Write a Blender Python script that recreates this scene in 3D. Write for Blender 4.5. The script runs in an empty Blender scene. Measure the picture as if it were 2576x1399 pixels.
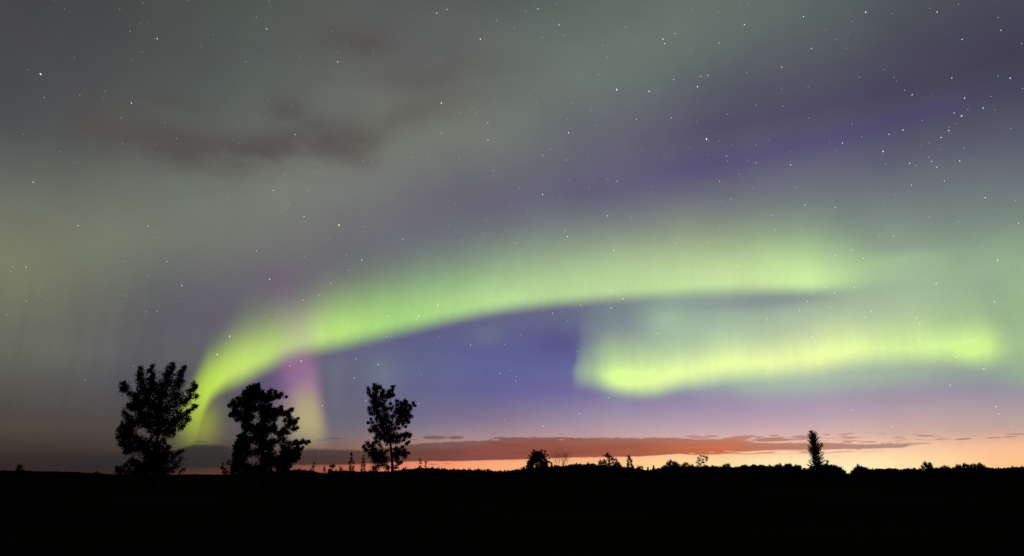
import bpy, math, random
from mathutils import Vector, Matrix

random.seed(7)
scene = bpy.context.scene

# ------------------------------------------------------------------ camera
# sketch units: the layout was measured on a 2576 x 1399 grid, horizon at 1197
F = 1288 / math.tan(math.radians(37.5))
PITCH = math.atan((1197 - 699.5) / F)
EYE = Vector((0, 0, 1.6))
cam_d = bpy.data.cameras.new('camera')
cam_d.angle = math.radians(75)
cam_d.clip_start = 0.1
cam_d.clip_end = 40000
cam = bpy.data.objects.new('camera', cam_d)
scene.collection.objects.link(cam)
cam.location = EYE
cam.rotation_euler = (math.pi / 2 + PITCH, 0, 0)
scene.camera = cam
scene.view_settings.view_transform = 'Standard'
scene.view_settings.look = 'None'
scene.view_settings.exposure = 0
scene.view_settings.gamma = 1


def ray(x, y):
    """compass direction of a measured point"""
    a, b = (x - 1288) / F, (699.5 - y) / F
    return Vector((a, math.cos(PITCH) - b * math.sin(PITCH), math.sin(PITCH) + b * math.cos(PITCH))).normalized()


def azel(x, y):
    d = ray(x, y)
    return math.degrees(math.atan2(d.x, d.y)), math.degrees(math.asin(d.z))


def at(x, y, dist):
    """the point at ground distance dist in that direction"""
    d = ray(x, y)
    return EYE + d * (dist / math.hypot(d.x, d.y))


def lin(c):
    return tuple(v / 12.92 / 255 if v <= 10.31 else ((v / 255 + 0.055) / 1.055) ** 2.4 for v in c)


# ------------------------------------------------------------------ night sky
world = bpy.data.worlds.new('World')
scene.world = world
world.use_nodes = True
nt = world.node_tree
nt.nodes.clear()
NEW, LINK = nt.nodes.new, nt.links.new


class S:
    """a scalar or colour socket with arithmetic"""

    def __init__(s, sock):
        s.s = sock

    def __add__(s, o): return op('ADD', s, o)
    def __sub__(s, o): return op('SUBTRACT', s, o)
    def __rsub__(s, o): return op('SUBTRACT', o, s)
    def __mul__(s, o): return op('MULTIPLY', s, o)
    def __truediv__(s, o): return op('DIVIDE', s, o)
    __radd__ = __add__
    __rmul__ = __mul__


def put(inp, v):
    if isinstance(v, S):
        LINK(v.s, inp)
    else:
        inp.default_value = v


def op(kind, a, b=0.0, clamp=False):
    n = NEW('ShaderNodeMath')
    n.operation = kind
    n.use_clamp = clamp
    put(n.inputs[0], a)
    put(n.inputs[1], b)
    return S(n.outputs[0])


def smooth(x, a, b, lo=0.0, hi=1.0):
    n = NEW('ShaderNodeMapRange')
    n.interpolation_type = 'SMOOTHSTEP'
    put(n.inputs[0], x)
    for i, v in enumerate((a, b, lo, hi)):
        put(n.inputs[i + 1], v)
    return S(n.outputs[0])


def bell(x):
    return op('EXPONENT', op('MULTIPLY', x, x) * -1.0)


AZ0, AZ1 = -52.0, 52.0


def curve(x, pts, lo, hi):
    """smooth function of azimuth through (azimuth, value)"""
    n = NEW('ShaderNodeFloatCurve')
    m = n.mapping
    m.extend = 'HORIZONTAL'
    c = m.curves[0]
    pts = sorted(pts)
    loc = [((a - AZ0) / (AZ1 - AZ0), (v - lo) / (hi - lo)) for a, v in pts]
    while len(c.points) < len(loc):
        c.points.new(0.5, 0.5)
    for p, l in zip(c.points, loc):
        p.location = l
        p.handle_type = 'AUTO_CLAMPED'
    m.update()
    put(n.inputs['Value'], (x - AZ0) / (AZ1 - AZ0))
    return S(n.outputs[0]) * (hi - lo) + lo


def ramp(x, stops, mode='LINEAR'):
    n = NEW('ShaderNodeValToRGB')
    r = n.color_ramp
    r.interpolation = mode
    stops = sorted(stops)
    while len(r.elements) < len(stops):
        r.elements.new(0.5)
    for e, (p, c) in zip(r.elements, stops):
        e.position = min(max(p, 0), 1)
        e.color = (*c, 1)
    put(n.inputs[0], x)
    return S(n.outputs[0])


def over(a, b, fac):
    n = NEW('ShaderNodeMix')
    n.data_type = 'RGBA'
    n.clamp_factor = True
    put(n.inputs[0], fac)
    for i, v in ((6, a), (7, b)):
        put(n.inputs[i], v if isinstance(v, S) else (*v, 1))
    return S(n.outputs[2])


def vec(x, y, z=0.0):
    n = NEW('ShaderNodeCombineXYZ')
    for i, v in enumerate((x, y, z)):
        put(n.inputs[i], v)
    return S(n.outputs[0])


def noise(v, scale, detail=3.0, rough=0.5):
    n = NEW('ShaderNodeTexNoise')
    put(n.inputs['Vector'], v)
    n.inputs['Scale'].default_value = scale
    n.inputs['Detail'].default_value = detail
    n.inputs['Roughness'].default_value = rough
    return n


tc = NEW('ShaderNodeTexCoord')
sep = NEW('ShaderNodeSeparateXYZ')
LINK(tc.outputs['Generated'], sep.inputs[0])
DX, DY, DZ = (S(sep.outputs[i]) for i in range(3))
DEG = 180 / math.pi
AZ = op('ARCTAN2', DX, DY) * DEG
EL = op('ARCSINE', DZ) * DEG

# --- twilight and diffuse aurora glow: colours by azimuth (columns) and elevation (rows)
COLS = [-44, -36, -28, -18, -9, 0, 8, 16, 24, 31, 36, 44]
ROWS = [
    (0, [(44, 34, 34), (50, 38, 38), (66, 42, 38), (128, 74, 60), (236, 138, 100), (255, 180, 120), (255, 204, 136), (255, 224, 152), (255, 242, 186), (255, 220, 156), (255, 192, 132), (240, 160, 114)]),
    (1, [(50, 38, 38), (58, 44, 43), (62, 46, 44), (114, 70, 58), (222, 132, 100), (254, 172, 122), (255, 192, 132), (255, 218, 156), (255, 236, 186), (255, 218, 164), (255, 196, 142), (235, 165, 124)]),
    (2, [(60, 48, 45), (66, 55, 50), (71, 61, 57), (96, 76, 70), (176, 124, 106), (218, 158, 132), (232, 170, 144), (246, 194, 158), (250, 204, 168), (246, 198, 162), (246, 188, 150), (225, 165, 135)]),
    (3, [(70, 62, 57), (76, 69, 62), (78, 71, 68), (104, 94, 96), (142, 120, 124), (176, 145, 147), (192, 158, 158), (211, 174, 172), (216, 178, 172), (208, 174, 160), (200, 168, 156), (185, 158, 150)]),
    (4.5, [(78, 74, 68), (80, 75, 72), (80, 77, 80), (98, 93, 104), (112, 106, 130), (140, 122, 147), (163, 145, 164), (177, 155, 173), (181, 158, 173), (180, 158, 166), (172, 155, 161), (155, 148, 150)]),
    (7, [(88, 84, 82), (94, 94, 88), (82, 81, 88), (98, 93, 108), (100, 99, 136), (103, 100, 152), (115, 108, 156), (138, 130, 166), (144, 137, 166), (136, 134, 160), (128, 131, 155), (120, 125, 140)]),
    (10,   [(104, 105, 92), (102, 104, 94), (92, 92, 98), (97, 91, 115), (95, 97, 138), (91, 91, 148), (95, 95, 146), (118, 124, 146), (125, 132, 145), (126, 137, 140), (126, 138, 138), (125, 140, 130)]),
    (14,   [(118, 121, 100), (118, 122, 102), (101, 103, 104), (104, 97, 112), (100, 98, 122), (100, 101, 130), (108, 115, 132), (128, 141, 142), (137, 152, 144), (150, 172, 146), (146, 168, 142), (142, 168, 138)]),
    (18,   [(110, 114, 102), (114, 118, 104), (116, 121, 110), (111, 111, 112), (101, 97, 118), (104, 103, 124), (110, 112, 126), (124, 134, 126), (128, 146, 128), (134, 150, 136), (120, 133, 127), (112, 124, 125)]),
    (23,   [(78, 80, 82), (86, 90, 88), (107, 115, 106), (121, 125, 117), (108, 108, 114), (100, 96, 118), (98, 95, 119), (104, 102, 122), (106, 107, 124), (95, 96, 115), (90, 91, 108), (84, 86, 103)]),
    (28,   [(72, 73, 77), (76, 78, 80), (86, 92, 88), (107, 112, 106), (116, 120, 112), (110, 116, 112), (101, 102, 114), (91, 88, 109), (82, 79, 102), (76, 74, 96), (71, 68, 88), (66, 65, 82)]),
    (33,   [(66, 67, 70), (70, 72, 73), (82, 88, 84), (93, 98, 94), (104, 106, 102), (106, 114, 108), (106, 117, 109), (99, 110, 106), (90, 96, 100), (85, 92, 95), (76, 80, 89), (76, 78, 90)]),
    (38,   [(58, 60, 63), (62, 64, 66), (72, 78, 74), (86, 91, 86), (90, 93, 93), (92, 100, 97), (96, 109, 102), (100, 113, 105), (94, 108, 101), (86, 97, 97), (82, 90, 93), (76, 82, 88)]),
    (46,   [(34, 36, 40), (38, 40, 42), (44, 48, 48), (50, 54, 54), (54, 58, 57), (55, 62, 58), (57, 66, 60), (58, 68, 62), (55, 64, 60), (50, 56, 56), (46, 52, 53), (42, 47, 50)]),
    (62,   [(12, 13, 15)] * 12),
    (90,   [(5, 5, 7)] * 12),
]


def cat(p0, p1, p2, p3, t):
    return 0.5 * (2 * p1 + (p2 - p0) * t + (2 * p0 - 5 * p1 + 4 * p2 - p3) * t * t + (3 * p1 - p0 - 3 * p2 + p3) * t ** 3)


def interp(xs, vs, x):
    """Catmull-Rom through uneven knots"""
    x = min(max(x, xs[0]), xs[-1])
    i = max(k for k in range(len(xs) - 1) if xs[k] <= x)
    t = (x - xs[i]) / (xs[i + 1] - xs[i])
    g = lambda k: vs[min(max(k, 0), len(vs) - 1)]
    return cat(g(i - 1), g(i), g(i + 1), g(i + 2), t)


def base_rgb(az, el):
    out = []
    for k in range(3):
        col = [interp(COLS, [c[k] for c in r[1]], az) for r in ROWS]
        out.append(interp([r[0] for r in ROWS], col, el))
    return lin([max(0, min(255, v)) for v in out])


ELS = [0, .5, 1, 1.5, 2, 2.5, 3, 3.75, 4.5, 5.75, 7, 8.5, 10, 12, 14, 16, 18, 20.5, 23, 25.5, 28, 30.5, 33, 35.5, 38, 42, 46, 54, 62, 90]
tt = lambda e: op('POWER', op('DIVIDE', e, 90.0, True), 0.5)
EL_T = tt(EL)
finer = []
for a, b in zip(COLS, COLS[1:]):
    finer += [a, (a + b) / 2]
finer.append(COLS[-1])
sky = None
for i, a in enumerate(finer):
    c = ramp(EL_T, [((e / 90) ** 0.5, base_rgb(a, e)) for e in ELS])
    if sky is None:
        sky = c
    else:
        n = NEW('ShaderNodeMapRange')
        put(n.inputs[0], AZ)
        n.inputs[1].default_value = finer[i - 1]
        n.inputs[2].default_value = a
        sky = over(sky, c, S(n.outputs[0]))

HV = vec(AZ, EL)


def pts(l, which=1):
    return [azel(x, y) for x, y in l]


def val(l, yref):
    return [(azel(x, yref)[0], v) for x, v in l]


def own(l):
    return [(azel(x, y)[0], v) for x, y, v in l]


def blob(x, y, rx, ry, soft=True):
    """soft round patch of sky"""
    a, e = azel(x, y)
    ka = abs(azel(x + 20, y)[0] - azel(x - 20, y)[0]) / 40
    ke = abs(azel(x, y + 10)[1] - azel(x, y - 10)[1]) / 20
    u, v = (AZ - a) / (ka * rx), (EL - e) / (ke * ry)
    return op('EXPONENT', (u * u + v * v) * -1.0)


# faint vertical rays and blotches in the glow
rays = S(noise(vec(AZ * 0.55, EL * 0.03), 1.0, 3.0).outputs[0])
blot = S(noise(HV, 0.13, 4.0).outputs[0])

# --- veil of weak aurora on the right, with its sharp western edge
AZW = AZ + (S(noise(vec(AZ * 0.1, EL * 0.2, 5.0), 1.0, 2.0, 0.5).outputs[0]) - 0.5) * 3.0
edge = smooth(AZW, azel(1424, 880)[0], azel(1524, 880)[0])
vlow = curve(AZ, pts([(1400, 970), (1462, 973), (1500, 980), (1525, 1002), (1560, 1004), (1640, 998), (1726, 985), (1816, 983), (1862, 992), (2000, 995), (2179, 982), (2315, 970), (2451, 960), (2519, 968), (2576, 976)]), -5, 45)
vlev = curve(AZ, val([(1440, .20), (1500, .34), (1580, .48), (1680, .68), (1760, .72), (2000, .84), (2200, .84), (2400, .75), (2576, .75)], 850), 0, 1)
veil = edge * smooth(EL, vlow - 1.0, vlow + 1.3) * smooth(EL, 10.5, 17.0, 1.0, 0.0) * vlev
veil = veil * (1.0 - blob(1960, 755, 220, 20) * 0.6) * (1.0 - blob(1565, 832, 75, 30) * 0.35) * (1.0 - blob(2430, 805, 80, 25) * 0.4)
veil = op('ADD', veil, blob(1658, 803, 48, 36) * 0.32 + blob(1700, 770, 70, 40) * 0.12)
veil_c = ramp((AZ - AZ0) / (AZ1 - AZ0), [((azel(x, 850)[0] - AZ0) / (AZ1 - AZ0), lin(c)) for x, c in
                                         ((1450, (140, 162, 160)), (1700, (166, 194, 164)), (2000, (174, 194, 168)), (2300, (166, 184, 158)), (2500, (156, 180, 148)), (2576, (158, 188, 142)))])
sky = over(sky, veil_c, veil)

# --- main arc: sharp lower border, long soft upper side, foot bending down in the west
LOWER = [(380, 1150), (455, 1138), (480, 1126), (497, 1100), (507, 1060), (516, 1030), (530, 1007), (556, 984), (600, 965), (650, 942), (700, 918), (760, 894), (860, 872), (1000, 840), (1150, 806), (1300, 779),
         (1450, 764), (1600, 752), (1750, 741), (1900, 735), (2050, 738), (2150, 740), (2300, 735), (2576, 725)]
low = curve(AZ, pts(LOWER), -5, 45)
crest = curve(AZ, pts([(400, 1100), (420, 1075), (440, 1050), (460, 1012), (480, 988), (500, 957), (520, 930), (540, 908), (560, 892), (600, 862), (650, 842), (700, 822), (760, 800), (850, 768), (1000, 728), (1150, 692), (1319, 658), (1500, 636),
                       (1719, 624), (1900, 628), (2019, 634), (2150, 640), (2300, 645), (2576, 650)]), -5, 45)
lev = curve(AZ, own([(390, 1085, 0), (425, 1080, .15), (455, 1065, .42), (480, 1050, .70), (500, 1020, .86), (535, 985, .95), (600, 930, 1), (1000, 800, .97), (1300, 740, .95), (1600, 700, .92), (1720, 690, .96), (1900, 690, .97), (2000, 690, .96), (2090, 690, .82), (2180, 690, .58), (2270, 690, .38), (2370, 690, .22), (2480, 690, .08), (2576, 690, 0)]), 0, 1)
wid = curve(AZ, own([(400, 1120, 1.6), (470, 1120, 1.5), (495, 1090, 1.2), (507, 1060, .9), (520, 1020, .75), (545, 990, .6), (600, 850, .75), (800, 850, .75), (1200, 850, .62), (1600, 850, .55), (2000, 850, .55), (2150, 850, .9), (2300, 850, 2.0), (2576, 850, 2.5)]), 0, 4)
up = op('MAXIMUM', (crest - low - wid * 1.2) / 0.82, 0.5)
h = EL - low
fall = curve(AZ, own([(420, 1070, 3.6), (497, 980, 4.2), (525, 930, 3.0), (550, 900, 2.4), (600, 862, 2.0), (700, 820, 1.8), (1300, 700, 1.7), (1600, 690, 1.9), (2576, 660, 1.9)]), 0, 5)
arc = smooth(h, wid * -1.0, wid * 1.7) * op('EXPONENT', op('POWER', op('MAXIMUM', (h - wid * 1.2) / up, 0.0), fall) * -1.0) * lev
fine = S(noise(vec(AZ * 1.9, EL * 0.06), 1.0, 3.0).outputs[0])
arc = arc * (rays * 0.16 + 0.92) * ((fine - 0.5) * smooth(h, 0.0, 3.2, 0.22, 0.03) + 1.0) * smooth(EL, azel(480, 1135)[1], azel(480, 1010)[1], 0.30, 1.0)
arc_c = ramp((AZ - AZ0) / (AZ1 - AZ0), [((azel(x, 850)[0] - AZ0) / (AZ1 - AZ0), lin(c)) for x, c in
                                        ((440, (176, 196, 70)), (495, (186, 218, 52)), (540, (192, 228, 84)), (620, (200, 232, 112)), (700, (192, 226, 118)), (760, (192, 212, 142)), (840, (184, 226, 122)), (1000, (168, 218, 126)),
                                         (1300, (186, 222, 152)), (1600, (192, 220, 156)), (1900, (202, 228, 160)), (2050, (208, 243, 162)), (2200, (184, 216, 152)), (2576, (160, 195, 145)))])
sky = over(sky, arc_c, arc)
sky = over(sky, lin((164, 172, 60)), blob(512, 1066, 40, 56) * 0.62)

sky = over(sky, lin((132, 144, 148)), blob(1950, 754, 230, 17) * 0.45)
sky = over(sky, lin((112, 122, 144)), blob(1530, 800, 110, 36) * 0.4)

# --- bright lower arc on the right
BL = [(1380, 968), (1470, 970), (1540, 982), (1600, 988), (1650, 986), (1726, 969), (1816, 957), (1907, 950), (1998, 941), (2088, 928), (2179, 916), (2315, 907), (2451, 912), (2576, 905)]
blow = curve(AZ, pts(BL), -5, 45) + (S(noise(vec(AZ * 0.24, EL * 0.1, 2.0), 1.0, 3.0, 0.5).outputs[0]) - 0.5) * 0.8
bup = curve(AZ, val([(1460, 2.8), (1560, 2.6), (1640, 2.2), (1700, 1.9), (1771, 1.75), (1998, 1.85), (2179, 1.95), (2315, 1.95), (2451, 2.0), (2576, 2.2)], 900), 0, 5)
blev = curve(AZW, val([(1440, 0), (1470, .40), (1500, .52), (1530, .80), (1570, .95), (1700, 1), (2050, 1), (2150, .94), (2300, .85), (2400, .88), (2455, .98), (2490, .80), (2530, .55), (2576, .40)], 900), 0, 1)
hb = EL - blow
fold = S(noise(vec(AZ * 0.2, EL * 0.25, 8.0), 1.0, 3.0, 0.5).outputs[0])
low_arc = ((fold - 0.5) * 0.55 + 1.0) * ((fine - 0.5) * 0.28 + 1.0) * smooth(hb, -0.75, 1.2) * op('EXPONENT', op('POWER', op('MAXIMUM', (hb - 1.1) / bup, 0.0), 1.5) * -1.0) * blev
barc_c = ramp((AZ - AZ0) / (AZ1 - AZ0), [((azel(x, 900)[0] - AZ0) / (AZ1 - AZ0), lin(c)) for x, c in
                                         ((1460, (196, 228, 146)), (1540, (222, 255, 152)), (1700, (232, 255, 166)), (2060, (236, 250, 168)), (2250, (222, 250, 160)), (2480, (214, 250, 148)), (2560, (178, 208, 142)))])
low_arc = op('ADD', low_arc, blob(2430, 880, 60, 28) * 0.18 + blob(1580, 950, 60, 26) * 0.3)
sky = over(sky, barc_c, low_arc)

# --- pink and straw coloured ray in the west
def shaft(xt, yt, xb, yb, wl, wr):
    """upright ray from a top to a bottom point, blurred more on its left"""
    (a0, e0), (a1, e1) = azel(xt, yt), azel(xb, yb)
    k = 0.033
    off = AZ - (EL * ((a0 - a1) / (e0 - e1)) + (a0 - e0 * (a0 - a1) / (e0 - e1)))
    return smooth(off, -wl * k, -wl * k * 0.3) * smooth(off, 0.0, wr * k, 1.0, 0.0)


pk = shaft(765, 880, 792, 1100, 96, 46)
e = lambda y: azel(770, y)[1]
sky = over(sky, lin((168, 118, 160)), pk * smooth(EL, e(1095), e(975)) * smooth(EL, e(935), e(860), 1.0, 0.25) * smooth(EL, e(840), e(740), 1.0, 0.0) * 0.72)
sky = over(sky, lin((182, 166, 124)), pk * smooth(EL, e(1075), e(955), 1.0, 0.0) * smooth(EL, e(1160), e(1060)) * 0.75)
sky = over(sky, lin((186, 180, 122)), shaft(770, 930, 790, 1100, 52, 40) * smooth(EL, e(1020), e(930), 1.0, 0.0) * smooth(EL, e(1120), e(1030)) * 0.5)
sky = over(sky, lin((146, 100, 160)), shaft(715, 640, 745, 830, 60, 30) * smooth(EL, e(730), e(630), 1.0, 0.0) * smooth(EL, e(840), e(760)) * 0.14)
sky = over(sky, lin((104, 76, 140)), blob(690, 960, 60, 45) * 0.34)
for x, y, rx, ry, w in ((965, 945, 45, 55, .42), (1225, 840, 45, 28, .30), (845, 980, 25, 90, .22), (520, 1020, 90, 60, 0)):
    if w:
        sky = over(sky, lin((118, 134, 142)), blob(x, y, rx, ry) * w)
for x, y, rx, ry, w in ((700, 705, 60, 45, .35), (540, 800, 130, 60, .22), (330, 900, 110, 60, .2)):
    sky = over(sky, lin((98, 84, 112)), blob(x, y, rx, ry) * w)
for x, y, rx, ry, w in ((1560, 475, 170, 26, .2), (1800, 415, 200, 34, .34), (2080, 355, 150, 32, .3), (2330, 285, 130, 28, .24), (1400, 860, 80, 32, .35)):
    sky = over(sky, lin((80, 66, 128)), blob(x, y, rx, ry) * w)

# --- thin dark high cloud across the green glow
c1 = curve(AZ, pts([(180, 290), (300, 325), (400, 345), (500, 372), (620, 388), (700, 372), (760, 345), (850, 350), (920, 352), (1000, 300), (1150, 232), (1300, 190)]), -5, 45)
s1 = curve(AZ, val([(120, 0), (230, .65), (340, .8), (460, .9), (640, .98), (760, .9), (880, .85), (980, .5), (1150, .3), (1300, 0)], 340), 0, 1)
wisp = S(noise(vec(AZ * 0.09, EL * 0.22), 1.0, 5.0, 0.55).outputs[0])
dark = bell((EL - c1 + (wisp - 0.5) * 3.0) / 1.85) * s1
for x, y, rx, ry, w in ((905, 105, 120, 50, .6), (1050, 190, 140, 55, .45), (730, 285, 60, 50, .65), (430, 262, 90, 26, .4), (860, 335, 130, 42, .25), (1180, 150, 120, 60, .3)):
    dark = op('MAXIMUM', dark, blob(x, y, rx, ry) * w)
sky = over(sky, lin((83, 75, 74)), dark * smooth(wisp, 0.28, 0.58, 0.4, 1.0) * 0.95)

# --- mottling of the whole glow
tint = ramp(blot, [(0.3, (.93, .92, .95)), (0.5, (1, 1, 1)), (0.7, (1.06, 1.07, 1.04))])
mul = NEW('ShaderNodeMix')
mul.data_type = 'RGBA'
mul.blend_type = 'MULTIPLY'
mul.inputs[0].default_value = 1.0
LINK(sky.s, mul.inputs[6])
LINK(tint.s, mul.inputs[7])
sky = S(mul.outputs[2])
grain = noise(HV, 4.5, 2.0, 0.6).outputs['Color']
mg = NEW('ShaderNodeVectorMath')
mg.operation = 'MULTIPLY_ADD'
LINK(grain, mg.inputs[0])
mg.inputs[1].default_value = (.15, .13, .16)
mg.inputs[2].default_value = (.925, .935, .92)
west = smooth(AZ, azel(330, 900)[0], azel(520, 900)[0], 1.0, 0.0) * smooth(EL, 9.0, 17.0, 1.0, 0.0) * smooth(EL, 2.0, 6.0)
streaks = (S(noise(vec(AZ * 0.8, EL * 0.03, 4.0), 1.0, 3.0).outputs[0]) - 0.5) * west * 0.34 + 1.0
for b in (S(mg.outputs[0]), vec(streaks, streaks, streaks)):
    m2 = NEW('ShaderNodeVectorMath')
    m2.operation = 'MULTIPLY'
    LINK(sky.s, m2.inputs[0])
    LINK(b.s, m2.inputs[1])
    sky = S(m2.outputs[0])

# --- long cloud bank low over the sunset
TOP = [(-60, 1143), (150, 1143), (330, 1141), (430, 1137), (470, 1123), (505, 1118), (555, 1120), (600, 1131), (690, 1139), (740, 1137), (785, 1130), (850, 1131), (920, 1133), (960, 1128), (1010, 1122), (1040, 1117),
       (1120, 1112), (1180, 1109), (1225, 1108), (1245, 1101), (1300, 1100), (1420, 1100), (1460, 1103), (1520, 1101), (1600, 1102), (1700, 1101), (1730, 1104), (1770, 1105), (1830, 1105), (1850, 1106), (1880, 1109), (1915, 1113.5), (2000, 1114), (2060, 1113.5), (2110, 1114.5),
       (2160, 1117), (2230, 1116.5), (2290, 1115.5), (2306, 1117), (2576, 1118)]
BOT = [(-60, 1176), (300, 1179), (560, 1178), (650, 1175), (740, 1170.5), (868, 1169.5), (940, 1166), (1006, 1162.5), (1083, 1160.5), (1160, 1160), (1226, 1158), (1325, 1155.5), (1390, 1152.5), (1446, 1151), (1511, 1150), (1608, 1148.5),
       (1663, 1145), (1707, 1142), (1740, 1144), (1784, 1144), (1839, 1140.5), (1900, 1135), (1960, 1132), (2060, 1132), (2100, 1130), (2160, 1130), (2230, 1127.5), (2265, 1127), (2280, 1123), (2300, 1119), (2330, 1118), (2576, 1118)]
puff = S(noise(vec(AZ * 1.3, EL * 3.2), 1.0, 6.0, 0.68).outputs[0]) - 0.5
lump = S(noise(vec(AZ * 0.45, EL * 4.5, 3.0), 1.0, 5.0, 0.62).outputs[0])
top = curve(AZ, pts(TOP), -1, 9) + puff * 0.42
bot = curve(AZ, pts(BOT), -1, 9) + puff * 0.16
crisp = curve(AZ, val([(100, .42), (430, .22), (800, .14), (1100, .09), (2576, .07)], 1130), 0, 1)
thick = curve(AZ, val([(-60, .5), (160, .8), (250, .92), (450, .95), (600, .92), (900, .95), (1200, 1), (2200, .95), (2290, .9), (2320, 0), (2576, 0)], 1130), 0, 1)
bank = smooth(EL, bot - crisp * 0.8, bot + crisp * 0.8) * smooth(EL, top - crisp, top + crisp, 1.0, 0.0) * thick
# gaps and cloudlets along its eastern top and bottom
zone = curve(AZ, val([(1780, 0), (1900, 1), (2250, .9), (2400, .45), (2576, .4)], 1120), 0, 1)
band = bell((EL - azel(2150, 1112)[1]) / 0.5) * zone
streak = smooth(lump + band * 0.10, 0.60, 0.68) * op('MINIMUM', band * 2.0, 1.0) * 0.8
bank = op('MAXIMUM', bank, streak)
low_st = bell((EL - azel(2050, 1137)[1]) / 0.13) * curve(AZ, val([(1780, 0), (1880, 1), (2150, .8), (2300, 0), (2576, 0)], 1140), 0, 1)
bank = op('MAXIMUM', bank, smooth(lump, 0.47, 0.58) * low_st * 0.75)


def wisplet(x, y, rx, ry, w=1.0, tilt=0.0):
    a, e_ = azel(x, y)
    ka = abs(azel(x + 20, y)[0] - azel(x - 20, y)[0]) / 40
    ke = abs(azel(x, y + 4)[1] - azel(x, y - 4)[1]) / 8
    u, v = (AZ - a) / (ka * rx), (EL - e_ - (AZ - a) * tilt) / (ke * ry)
    return smooth(u * u + v * v + puff * 1.3, 0.35, 1.25, w, 0.0)


for t in ((2128, 1091.5, 22, 1.8, .8, .06), (2125, 1096.8, 9, 1.8, .7, .03), (2138, 1101.3, 20, 2.4, .8, 0), (2092, 1102, 16, 1.2, .5, 0), (2130, 1112.8, 17, 2.4, .75, 0), (2184, 1111.8, 26, 2.0, .75, 0),
          (2261, 1101.8, 15, 1.7, .8, .06), (2328, 1096.5, 22, 1.9, .9, .02), (2312, 1106.2, 15, 1.2, .6, -.03), (2334, 1107.6, 12, 1.0, .5, -.03), (2322, 1115.5, 24, 1.4, .75, 0), (2424, 1104.5, 24, 2.3, .9, .05),
          (2450, 1096, 15, .9, .5, 0), (2500, 1101.2, 22, 1.7, .8, .04), (2542, 1099, 24, 1.7, .85, .03), (2556, 1092, 30, 1.7, .85, 0), (2024, 1101, 42, 6.5, .85, 0), (2080, 1093.5, 11, 2.8, .6, .05), (1960, 1104, 50, 4.2, .7, 0),
          (1094, 1100.6, 34, 5, .85, 0), (1148, 1101, 22, 5, .85, 0), (1042, 1106, 6, 1.2, .5, 0), (1412, 1092.6, 12, 1.0, .4, -.04), (840, 1103, 28, 2.0, .45, -.04), (810, 1107, 20, 1.6, .35, .02),
          (1090, 1168, 16, .9, .75, -.005), (1124, 1167, 12, .9, .75, .02), (505, 1111, 22, 1.6, .5, .02), (1742, 1097.4, 24, 2.2, .7, 0), (1790, 1097.5, 20, 3, .7, 0), (1868, 1099.5, 34, 3.6, .85, .02), (1889, 1096.6, 15, 2, .8, .03), (1909, 1099.6, 15, 2.5, .8, 0), (1946, 1106, 66, 5.2, .95, 0), (1948, 1096, 13, 1.9, .85, .03), (1850, 1104, 40, 4, .85, 0), (1762, 1101, 30, 3, .6, 0)):
    bank = op('MAXIMUM', bank, wisplet(*t))
for t in ((1246, 1106, 11, 2.4, .85, 0), (1412, 1106.4, 11, 1.3, .6, .01), (1966, 1112.2, 78, 1.7, .8, 0), (1990, 1102.5, 22, 1.8, .7, 0), (1860, 1137, 22, 1.1, .7, -.02), (1832, 1135.5, 14, 1.2, .7, -.03), (1790, 1137.5, 10, 1, .6, .02), (1912, 1136, 24, 1, .6, 0), (1741, 1140.5, 9, 1.2, .6, 0)):
    bank = bank * (1.0 - wisplet(*t))
CC = [(-40, (46, 36, 36)), (57, (50, 39, 39)), (219, (45, 43, 44)), (553, (47, 46, 46)), (700, (57, 49, 48)), (855, (69, 52, 50)), (1000, (98, 62, 56)), (1075, (113, 67, 60)), (1200, (136, 76, 68)), (1400, (146, 80, 68)), (1600, (166, 92, 70)),
      (1800, (202, 108, 70)), (1950, (198, 114, 82)), (2100, (180, 122, 102)), (2300, (176, 126, 112)), (2576, (168, 122, 116))]
cloud_c = ramp((AZ - AZ0) / (AZ1 - AZ0), [((azel(x, 1130)[0] - AZ0) / (AZ1 - AZ0), lin(c)) for x, c in CC])
# upper side of the bank greyer than its underside
grey = ramp((AZ - AZ0) / (AZ1 - AZ0), [((azel(x, 1110)[0] - AZ0) / (AZ1 - AZ0), lin(c)) for x, c in
                                       ((-40, (54, 45, 44)), (520, (56, 54, 54)), (900, (84, 67, 65)), (1100, (122, 92, 87)), (1400, (146, 100, 94)), (1800, (176, 122, 106)), (2100, (178, 138, 128)), (2576, (168, 130, 126)))])
cloud_c = over(cloud_c, grey, smooth(EL, top - 0.9, top, 0.0, 0.85) * smooth(blot, .3, .7, .7, 1.0))
layer = S(noise(vec(AZ * 0.25, EL * 3.0, 6.0), 1.0, 5.0, 0.6).outputs[0]) * 0.5 + 0.75
cm = NEW('ShaderNodeVectorMath')
cm.operation = 'SCALE'
LINK(cloud_c.s, cm.inputs[0])
LINK(layer.s, cm.inputs['Scale'])
sky = over(sky, S(cm.outputs[0]), bank)

# --- dark night behind and below
turn = op('ABSOLUTE', AZ)
sky = over(sky, lin((6, 6, 8)), smooth(turn, 42.0, 75.0))
sky = over(sky, lin((4, 4, 5)), smooth(EL, -0.3, -2.0))
bg = NEW('ShaderNodeBackground')
LINK(sky.s, bg.inputs[0])
bg.inputs[1].default_value = 1.0
out = NEW('ShaderNodeOutputWorld')
LINK(bg.outputs[0], out.inputs[0])

# ================================================================== things
import numpy as np
RNG = np.random.default_rng(11)


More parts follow.
